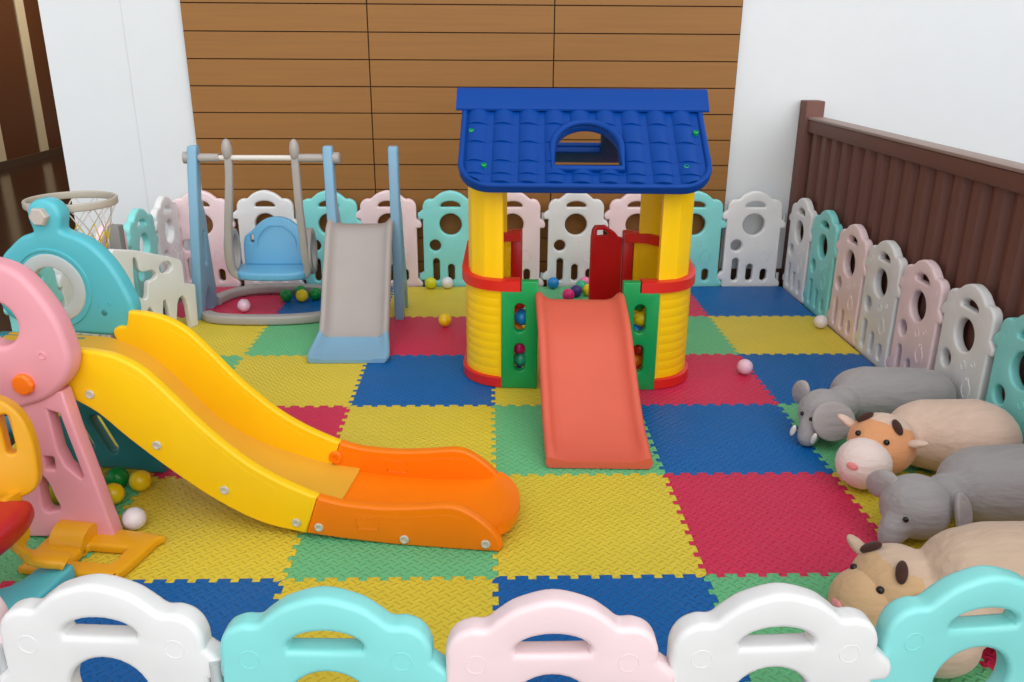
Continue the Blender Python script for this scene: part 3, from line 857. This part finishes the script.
# yellow foot under the pink leg with a window
b2 = panel([(v.x, v.y) for v in cr(v3([(-1.34, 0.06), (-1.27, 0.075), (-1.02, 0.055), (-1.012, 0.02), (-1.03, -0.15), (-1.05, -0.162), (-1.30, -0.155), (-1.33, -0.13)]), True, 4)],
           [rrect(-1.20, -0.105, -1.075, -0.025, 0.012)], 0.03, 0.010, 3, 'XY', 0.016)
put(b2, Matrix.Translation((0.0, -0.145, 0))); obj('foot_plate', b2, M['chair_yellow'], ys_, ang=50)
b2 = bmesh.new(); loft(b2, [[(-1.31, -0.02 + a * 0.06 - 0.10 * 0, 0.024 + b * 0.05) for a, b in circ(0, 0, 1, n=14)], [(-1.20, -0.03 + a * 0.06, 0.024 + b * 0.05) for a, b in circ(0, 0, 1, n=14)]])
for v in b2.verts: v.co.y -= 0.11; v.co.z = max(v.co.z, 0.003)
obj('foot_socket', b2, M['chair_yellow'], ys_)
# basketball hoop: rim fixed to the lobe, net below
hr = 0.143; hcx, hcy, hz = -1.560, VT + 0.02 + hr, 0.905
b2 = bmesh.new(); sweep(b2, [(hcx + hr * math.cos(t), hcy + hr * math.sin(t), hz) for t in [2 * PI * k / 40 for k in range(40)]], rrect(-0.006, -0.013, 0.006, 0.013, 0.005, 3), True)
hp = obj('hoop_rim', b2, M['hoop'], ys_)
b2 = bmesh.new(); box(b2, -1.63, VT + 0.025, hz - 0.02, -1.49, VT + 0.05, hz + 0.014, 0.006); obj('hoop_bracket', b2, M['hoop'], hp)
for col_, off, nm in (('net_w', 0, 'white_net'), ('net_y', 1, 'yellow_net')):
    b2 = bmesh.new(); ns = 12
    for k in range(ns):
        for dirn in (1, -1):
            pts = []
            for q in range(9):
                t = q / 8
                r_ = hr * (1 - 0.42 * t ** 0.8); a = 2 * PI * (k + dirn * t * 2.0) / ns
                pts.append((hcx + r_ * math.cos(a), hcy + r_ * math.sin(a), hz - 0.006 - 0.19 * t))
            half = pts[:5] if (off == 0) else pts[4:]
            tube(b2, half, 0.0021, False, 5)
    obj(nm, b2, M[col_], hp)

# ------------------------------------------------------------------ yellow seat at the left edge
ch = thing('rocking_seat', 'yellow moulded ride-on seat with red pad and blue skid at the left edge', 'ride-on toy', (-1.325, -0.05, 0), R(12))
b2 = panel([(v.x, v.y) for v in cr(v3([(-0.33, 0.30), (-0.33, 0.50), (-0.27, 0.555), (-0.17, 0.58), (-0.02, 0.575), (0.065, 0.54), (0.105, 0.47), (0.115, 0.37), (0.10, 0.30), (0.03, 0.275), (-0.13, 0.27), (-0.27, 0.275)]), True, 5)],
           [capsule(0.058, 0.415, 0.052, 0.50, 0.012), capsule(-0.24, 0.43, -0.24, 0.51, 0.012), circ(-0.09, 0.41, 0.075, 0.075)], 0.05, 0.008, 4)
put(b2, Matrix.Rotation(R(-8), 4, 'X')); obj('backrest', b2, M['chair_yellow'], ch, ang=50)
b2 = panel([(v.x, v.y) for v in cr(v3([(-0.32, -0.02), (-0.15, -0.0), (0.07, -0.01), (0.105, -0.05), (0.085, -0.16), (0.03, -0.235), (-0.14, -0.26), (-0.28, -0.235), (-0.33, -0.12)]), True, 5)],
           [], 0.075, 0.03, 4, 'XY', 0.262)
obj('seat_pad', b2, M['seat_red'], ch, ang=50)
for x in (0.06, -0.30):
    b2 = bmesh.new(); pth = cr([(x - 0.015, 0.0, 0.30), (x - 0.01, -0.01, 0.24), (x - 0.005, -0.03, 0.17), (x + 0.00, -0.02, 0.125), (x + 0.03, 0.0, 0.095), (x + 0.07, 0.01, 0.078), (x + 0.085, 0.01, 0.070)], False, 5)
    sweep(b2, pth, rrect(-0.03, -0.013, 0.03, 0.013, 0.010, 3), False, Vector((0.3, 0, 1)))
    obj('leg', b2, M['chair_yellow'], ch, ang=50)
b2 = panel([(v.x, v.y) for v in cr(v3([(-0.30, -0.30), (-0.02, -0.30), (0.05, -0.26), (0.125, -0.09), (0.14, -0.03), (0.06, -0.02), (0.0, -0.10), (-0.18, -0.14), (-0.32, -0.20)]), True, 4)], [], 0.06, 0.012, 3, 'XY', 0.031); put(b2, Matrix.Translation((0.015, 0.05, 0)))
obj('skid', b2, M['toy_teal'], ch, ang=50)

# ------------------------------------------------------------------ off-white cutout panel and latch post behind the tower
wp = thing('toy_gate', 'offwhite moulded plastic gate with round hole and arched feet, left of the swing', 'toy gate', (-1.575, 2.27, 0), R(180 + 62))
ol = [(0.0, 0.0), (0.048, 0.0), (0.055, 0.12), (0.065, 0.165), (0.083, 0.186), (0.104, 0.176), (0.118, 0.15), (0.133, 0.08), (0.138, 0.0), (0.172, 0.0), (0.178, 0.15), (0.189, 0.193), (0.204, 0.188), (0.214, 0.13), (0.222, 0.0),
      (0.262, 0.0), (0.272, 0.15), (0.289, 0.182), (0.308, 0.165), (0.318, 0.0), (0.44, 0.0), (0.468, 0.04), (0.478, 0.478), (0.445, 0.506), (0.32, 0.474), (0.158, 0.412), (0.068, 0.374), (0.053, 0.352), (0.057, 0.247), (-0.006, 0.226), (-0.012, 0.215)]
b2 = panel(ol, [circ(0.161, 0.353, 0.040, 0.030), [(v.x, v.y) for v in cr(v3([(0.345, 0.440), (0.323, 0.420), (0.318, 0.374), (0.288, 0.361), (0.248, 0.361), (0.222, 0.334), (0.237, 0.31), (0.278, 0.303), (0.297, 0.229), (0.329, 0.238), (0.356, 0.272), (0.356, 0.344)]), True, 3)]], 0.035, 0.006, 3)
obj('gate_body', b2, M['gate_white'], wp, ang=50)
lp = thing('latch_post', 'dark grey latch post standing behind the offwhite toy gate', 'post', (-1.79, 1.97, 0), R(0))
b2 = bmesh.new(); box(b2, -0.02, -0.02, 0, 0.02, 0.02, 0.42, 0.006); obj('post', b2, M['dark_grey'], lp)
b2 = bmesh.new(); box(b2, -0.028, -0.03, 0.42, 0.028, 0.03, 0.60, 0.008); obj('latch_box', b2, M['dark_grey'], lp)

# ------------------------------------------------------------------ swing and grey slide set
sw = thing('swing_set', 'pale blue and grey toddler swing with small grey slide by the wood wall', 'swing set', (0, 0, 0))
def side_frame(x, th):
    ol = [(2.335, 0.90), (2.345, 0.925), (2.385, 0.925), (2.40, 0.90), (2.405, 0.64), (2.46, 0.56), (2.50, 0.40), (2.60, 0.12), (2.62, 0.0), (2.555, 0.0), (2.52, 0.11), (2.46, 0.165), (2.42, 0.11), (2.405, 0.0), (2.345, 0.0), (2.335, 0.04)]
    b = panel(ol, [capsule(2.415, 0.46, 2.44, 0.30, 0.018)], th, 0.010, 3, 'YZ', x)
    if x < -1.4:
        for v in b.verts: v.co.x += 0.0 - 0.075 * (1 - v.co.z / 0.92)
    return obj('side_frame', b, M['swing_blue'], sw, ang=50)
for x in (-1.515, -0.835, -0.505): side_frame(x, 0.05)
b2 = bmesh.new(); tube(b2, [(-1.55, 2.365, 0.864), (-0.80, 2.365, 0.864)], 0.014, False, 14); obj('crossbar', b2, M['bar'], sw)
for x, d in ((-1.535, -1), (-0.812, 1)):
    b2 = bmesh.new(); lathe(b2, [(0.004, -0.016), (0.03, -0.016), (0.03, 0.014), (0.022, 0.02), (0.004, 0.02)], 12, Matrix.Translation((x + d * 0.016, 2.365, 0.864)) @ Matrix.Rotation(PI / 2, 4, 'Y'))
    obj('bar_bolt', b2, M['grey'], sw)
for xa, xb in ((-1.49, -1.39), (-0.985, -0.86)):
    b2 = bmesh.new(); tube(b2, [(xa, 2.365, 0.864), (xa + (xb - xa) * 0.5, 2.365, 0.864), (xb, 2.365, 0.864)], 0.021, False, 12); obj('bar_sleeve', b2, M['grey'], sw)
for x, s in ((-1.345, -1), (-1.005, 1)):
    b2 = bmesh.new()
    k = 0.055 if s < 0 else 0.0
    pth = cr([(x, 2.365, 0.945), (x, 2.365, 0.80), (x - k * 0.4, 2.37, 0.62), (x - k * 0.9, 2.40, 0.46), (x - k * 1.1, 2.42, 0.34), (x - k + s * 0.004, 2.44, 0.25), (x - k - s * 0.03, 2.45, 0.215)], False, 5)
    sweep(b2, pth, rrect(-0.02, -0.017, 0.02, 0.017, 0.009, 3), False, Vector((0, 1, 0)))
    arm = obj('swing_arm', b2, M['grey'], sw)
    b3 = bmesh.new(); ell(b3, (x, 2.362, 0.905), (0.026, 0.030, 0.055))
    obj('pivot', b3, M['grey'], arm)
    b3 = bmesh.new(); pts = [(x - k + s * 0.012, 2.50 + 0.075 * math.cos(t), 0.345 + 0.11 * math.sin(t)) for t in [2 * PI * k / 24 for k in range(24)]]
    sweep(b3, pts, rrect(-0.018, -0.022, 0.018, 0.022, 0.008, 2), True, Vector((1, 0, 0)))
    obj('arm_loop', b3, M['grey'], arm)
bx = lambda x: -1.195 + (x + 1.175) * 1.14
bz = lambda z: 0.25 + (z - 0.26) * 0.85
b2 = panel([(bx(v.x), bz(v.y)) for v in cr(v3([(-1.335, 0.26), (-1.335, 0.42), (-1.30, 0.47), (-1.24, 0.54), (-1.175, 0.562), (-1.11, 0.54), (-1.05, 0.47), (-1.015, 0.42), (-1.015, 0.26)]), False, 5)], [capsule(-1.332, 0.375, -1.332, 0.405, 0.009)], 0.035, 0.007, 3)
put(b2, Matrix.Translation((0, 2.60, 0)))
for v in b2.verts: v.co.y += (v.co.z - 0.26) * 0.18
emboss(b2, [(bx(v.x), bz(v.y)) for v in cr(v3([(-1.25, 0.31), (-1.265, 0.42), (-1.22, 0.50), (-1.175, 0.512), (-1.13, 0.50), (-1.085, 0.42), (-1.10, 0.31)]), True, 4)], 2.600, 0.003)
obj('seat_back', b2, M['seat_blue'], sw, ang=50)
b2 = panel([(bx(v.x), v.y) for v in cr(v3([(-1.335, 2.63), (-1.345, 2.50), (-1.33, 2.42), (-1.25, 2.385), (-1.175, 2.38), (-1.10, 2.385), (-1.02, 2.42), (-1.005, 2.50), (-1.015, 2.63)]), True, 4)], [], 0.045, 0.014, 3, 'XY', 0.228)
obj('seat', b2, M['seat_blue'], sw, ang=50)
# base ring
b2 = bmesh.new()
pth = cr([(-1.545, 2.36, 0.026), (-1.50, 2.315, 0.026), (-1.40, 2.285, 0.026), (-1.20, 2.275, 0.026), (-1.05, 2.29, 0.026), (-0.93, 2.33, 0.026), (-0.86, 2.40, 0.026)], False, 6)
sweep(b2, pth, rrect(-0.032, -0.024, 0.032, 0.024, 0.012, 3)); obj('base_tube', b2, M['grey'], sw)
b2 = bmesh.new()
pth = cr([(-1.575, 2.62, 0.026), (-1.53, 2.76, 0.026), (-1.40, 2.835, 0.035), (-1.20, 2.85, 0.035), (-1.0, 2.83, 0.03), (-0.88, 2.75, 0.026), (-0.84, 2.60, 0.026)], False, 6)
sweep(b2, pth, rrect(-0.032, -0.024, 0.032, 0.024, 0.012, 3)); obj('base_tube', b2, M['grey'], sw)
def gslide(path, half, rh, th): return chute(path, half, rh, th)
gp = cr(v3([(2.42, 0.515), (2.35, 0.522), (2.28, 0.500), (2.20, 0.405), (2.10, 0.275), (2.02, 0.155), (1.95, 0.075), (1.905, 0.05)]), False, 5)
gp = [(v.x, v.y) for v in gp]; n = len(gp)
b2 = chute(gp, [0.170] * n, [0.035] * n, 0.022); put(b2, Matrix.Translation((-0.685, 0, 0))); obj('slide_bed', b2, M['slide_grey'], sw, ang=60)
gp = [(1.915, 0.055), (1.88, 0.042), (1.82, 0.028), (1.76, 0.022), (1.72, 0.020), (1.69, 0.018)]
b2 = chute(gp, [0.173, 0.178, 0.186, 0.192, 0.193, 0.184], [0.036, 0.034, 0.030, 0.022, 0.016, 0.010], 0.016); put(b2, Matrix.Translation((-0.685, 0, 0))); obj('slide_end', b2, M['swing_blue'], sw, ang=60)

# ------------------------------------------------------------------ plush bolster animals
def plush_thing(name, label, loc): return thing(name, label, 'plush toy', loc, 0, 'plush bolster animals')
def body_blob(bm, a, b, ra, rb, n=9):
    """fat bolster from a to b made of overlapping balls"""
    a, b = Vector(a), Vector(b)
    for k in range(n):
        t = k / (n - 1); r_ = ra + (rb - ra) * t
        if k == 0 or k == n - 1: r_ *= 0.93
        ell(bm, a + (b - a) * t, (r_, r_, r_))
def eye(parent, c, r=0.009):
    b = bmesh.new(); ell(b, c, (r, r, r), sub=2); obj('eye', b, M['eye'], parent)
def flap(parent, name, c, r, rot, mat, curve=0.0):
    b = bmesh.new(); ell(b, (0, 0, 0), r, (0, 0, 0), 3)
    for v in b.verts: v.co.z += curve * (v.co.x / r[0]) ** 2
    put(b, Matrix.Translation(c) @ Euler(rot).to_matrix().to_4x4()); return obj(name, b, mat, parent, ang=80)
def look(d):
    """rotation whose local z points along d"""
    return Vector(d).to_track_quat('Z', 'Y').to_euler()

def elephant(label, base, head, bA, bB, rA, rB, facing, ears, eyes, tusk, hs=1.0):
    t = plush_thing('plush_elephant', label, (base[0], base[1], 0))
    o = Vector((base[0], base[1], 0)); hd = Vector(head) - o; f = Vector(facing).normalized()
    b = bmesh.new()
    body_blob(b, Vector(bA) - o, Vector(bB) - o, rA, rB)
    ell(b, hd, (0.097 * hs, 0.097 * hs, 0.092 * hs))
    ell(b, (hd + Vector(bA) - o) / 2, (0.07, 0.07, 0.07))
    # trunk curling down from the face
    for k in range(9):
        q = k / 8
        p_ = hd + f * (0.055 + 0.055 * math.sin(q * PI / 2)) + Vector((0, 0, -0.02 - 0.06 * q))
        p_.z = max(p_.z, 0.034); r_ = 0.056 - 0.022 * q
        ell(b, p_, (r_, r_, r_), sub=2)
    me = remesh(b); bd = obj('body', me, M['pl_grey'], t, ang=180)
    for c, r_, d, rz in ears:
        e = flap(t, 'ear', Vector(c) - o, r_, look(d), M['pl_grey_in'], 0.012)
    for c in eyes: eye(t, Vector(c) - o)
    for c, d in tusk:
        b = bmesh.new(); ell(b, (0, 0, 0), (0.010, 0.010, 0.026)); put(b, Matrix.Translation(Vector(c) - o) @ look(d).to_matrix().to_4x4()); obj('tusk', b, M['tusk'], t)
    return t
elephant('grey plush elephant, farthest of the four plush toys, with white tusks', (1.45, 1.0), (1.262, 0.885, 0.104), (1.45, 1.03, 0.115), (1.702, 0.97, 0.138), 0.115, 0.108, (-0.75, -0.66, 0),
         [((1.258, 0.790, 0.112), (0.082, 0.076, 0.014), (0.0, -1, 0.45), 0), ((1.200, 0.975, 0.150), (0.020, 0.062, 0.045), (-0.1, 0.6, 0.6), 0)],
         [(1.188, 0.815, 0.108), (1.170, 0.860, 0.112)], [((1.188, 0.770, 0.050), (0.1, -0.3, 1)), ((1.130, 0.83, 0.055), (0.1, -0.3, 1))])
elephant('grey plush elephant lying between the orange cow and the beige cow', (1.5, 0.25), (1.280, 0.185, 0.110), (1.515, 0.285, 0.124), (1.66, 0.25, 0.145), 0.124, 0.13, (-0.85, -0.5, 0),
         [((1.372, 0.098, 0.125), (0.038, 0.075, 0.014), (0.55, -0.8, 0.25), 0), ((1.200, 0.248, 0.152), (0.020, 0.060, 0.045), (-0.3, 0.5, 0.8), 0)],
         [(1.213, 0.107, 0.112), (1.230, 0.262, 0.122)], [], 1.08)

def cow(label, base, head, muzzle, bA, bB, rA, rB, facing, face_mat, body_mat, muz_mat, rh=0.115, paw=None):
    t = plush_thing('plush_cow', label, (base[0], base[1], 0))
    o = Vector((base[0], base[1], 0)); hd = Vector(head) - o; mz = Vector(muzzle) - o; f = (mz - hd); f.normalize()
    side = f.cross(Vector((0, 0, 1))).normalized(); up = side.cross(f).normalized()
    b = bmesh.new()
    body_blob(b, Vector(bA) - o, Vector(bB) - o, rA, rB)
    ell(b, hd, (rh, rh, rh * 0.95)); ell(b, (hd + Vector(bA) - o) / 2, (0.085,) * 3)
    if paw: ell(b, Vector(paw) - o, (0.10, 0.085, 0.08)); ell(b, (Vector(paw) - o) * 0.5 + (Vector(bA) - o) * 0.5, (0.10, 0.10, 0.09))
    me = remesh(b)
    bd = obj('body', me, [body_mat, face_mat], t, ang=180)
    for p_ in me.polygons:
        c = p_.center - hd
        infront = c.length < rh * 1.12 and c.dot(Vector(bA) - o - hd) < rh * rh * 0.75
        crown = c.normalized().dot((up * 0.80 - f * 0.60).normalized()) > 0.68
        p_.material_index = 1 if (infront and not crown) else 0
    b = bmesh.new(); ell(b, mz, (rh * 0.80, rh * 0.80, rh * 0.76)); obj('muzzle', b, muz_mat, t, ang=180)
    b = bmesh.new(); ell(b, (0, 0, 0), (0.020, 0.013, 0.006)); put(b, Matrix.Translation(mz + (f * 0.85 + up * 0.45).normalized() * rh * 0.79) @ look((f * 0.85 + up * 0.45)).to_matrix().to_4x4()); obj('nose', b, M['pl_nose'], t)
    for s in (-1, 1):
        d = (f * 0.62 + up * 0.62 + side * s * 0.42).normalized(); eye(t, hd + d * rh * 0.985, 0.0105)
        d = (up * 0.92 + side * s * 0.52 + f * 0.10).normalized()
        b = bmesh.new(); ell(b, (0, 0, 0), (0.015, 0.031, 0.013)); put(b, Matrix.Translation(hd + d * rh * 1.0) @ look(d).to_matrix().to_4x4() ); obj('horn', b, M['pl_brown'], t)
        d = (up * 0.42 + side * s * 0.95 + f * 0.05).normalized()
        b = bmesh.new(); ell(b, (0, 0, 0), (0.020, 0.014, 0.042)); put(b, Matrix.Translation(hd + d * rh * 1.14) @ look(d).to_matrix().to_4x4()); obj('ear', b, body_mat, t)
    return t
cow('plush cow with orange face and white muzzle, second farthest of the four', (1.55, 0.62), (1.345, 0.575, 0.126), (1.252, 0.492, 0.094), (1.52, 0.665, 0.122), (1.665, 0.545, 0.155), 0.122, 0.142, None, M['pl_orange'], M['pl_cream'], M['pl_muzzle'])
cow('beige plush cow with brown horns, nearest, half behind the front fence', (1.3, -0.15), (1.025, -0.230, 0.122), (0.945, -0.252, 0.092), (1.205, -0.27, 0.158), (1.60, -0.30, 0.168), 0.156, 0.165, None, M['pl_tan'], M['pl_beige'], M['pl_tan'], 0.116, (1.06, -0.395, 0.083))

# ------------------------------------------------------------------ light
w = bpy.data.worlds.new('daylight'); scene.world = w; w.use_nodes = True
nt = w.node_tree; N = nt.nodes.new; L = nt.links.new
bg = nt.nodes['Background']
tc = N('ShaderNodeTexCoord'); sp = N('ShaderNodeSeparateXYZ'); L(tc.outputs['Generated'], sp.inputs[0])
# overcast sky, brighter towards the open side (right / front)
dot = N('ShaderNodeVectorMath'); dot.operation = 'DOT_PRODUCT'; dot.inputs[1].default_value = Vector((0.24, -0.92, 0.26)).normalized()
L(tc.outputs['Generated'], dot.inputs[0])
rp = N('ShaderNodeValToRGB'); rp.color_ramp.elements[0].position = 0.25; rp.color_ramp.elements[0].color = (0.26, 0.26, 0.27, 1)
rp.color_ramp.elements[1].position = 0.95; rp.color_ramp.elements[1].color = (1.0, 1.0, 1.0, 1)
mr = N('ShaderNodeMath'); mr.operation = 'MULTIPLY_ADD'; mr.inputs[1].default_value = 0.5; mr.inputs[2].default_value = 0.5
L(dot.outputs['Value'], mr.inputs[0]); L(mr.outputs[0], rp.inputs['Fac']); L(rp.outputs['Color'], bg.inputs['Color'])
bg.inputs['Strength'].default_value = 1.4
sun = bpy.data.lights.new('sun', 'SUN'); sun.energy = 1.2; sun.angle = R(70); sun.color = (1.0, 0.98, 0.94)
so = bpy.data.objects.new('sun', sun); COL.objects.link(so); so.rotation_euler = Vector((-0.30, 0.90, -0.55)).to_track_quat('-Z', 'Y').to_euler()

hl = bpy.data.lights.new('hall_fill', 'AREA'); hl.shape = 'DISK'; hl.size = 1.2; hl.energy = 150; hl.color = (1.0, 0.9, 0.75)  # unseen fill light, added only to brighten the dark hall
ho = bpy.data.objects.new('hall_fill', hl); COL.objects.link(ho); ho.location = (-3.9, 8.6, 3.3)

# ------------------------------------------------------------------ camera
cam = bpy.data.cameras.new('camera'); co = bpy.data.objects.new('camera', cam); COL.objects.link(co)
f_px = 846.1; cam.sensor_width = 36.0; cam.lens = f_px / 1024 * 36.0; cam.clip_start = 0.05
pit, yaw, roll = 0.3428, 0.0275, 0.0065
cp_, sp_ = math.cos(pit), math.sin(pit)
F = Vector((math.sin(yaw) * cp_, math.cos(yaw) * cp_, -sp_)); Rv = Vector((math.cos(yaw), -math.sin(yaw), 0)); U = Rv.cross(F)
R2 = math.cos(roll) * Rv + math.sin(roll) * U; U2 = -math.sin(roll) * Rv + math.cos(roll) * U
mw = Matrix((R2, U2, -F)).transposed().to_4x4(); mw.translation = Vector((-0.0133, -2.0395, 1.4419))
co.matrix_world = mw
scene.camera = co
vs = scene.view_settings
vs.view_transform = 'Standard'; vs.look = 'None'; vs.gamma = 1.0; vs.exposure = 0.0; vs.use_curve_mapping = False
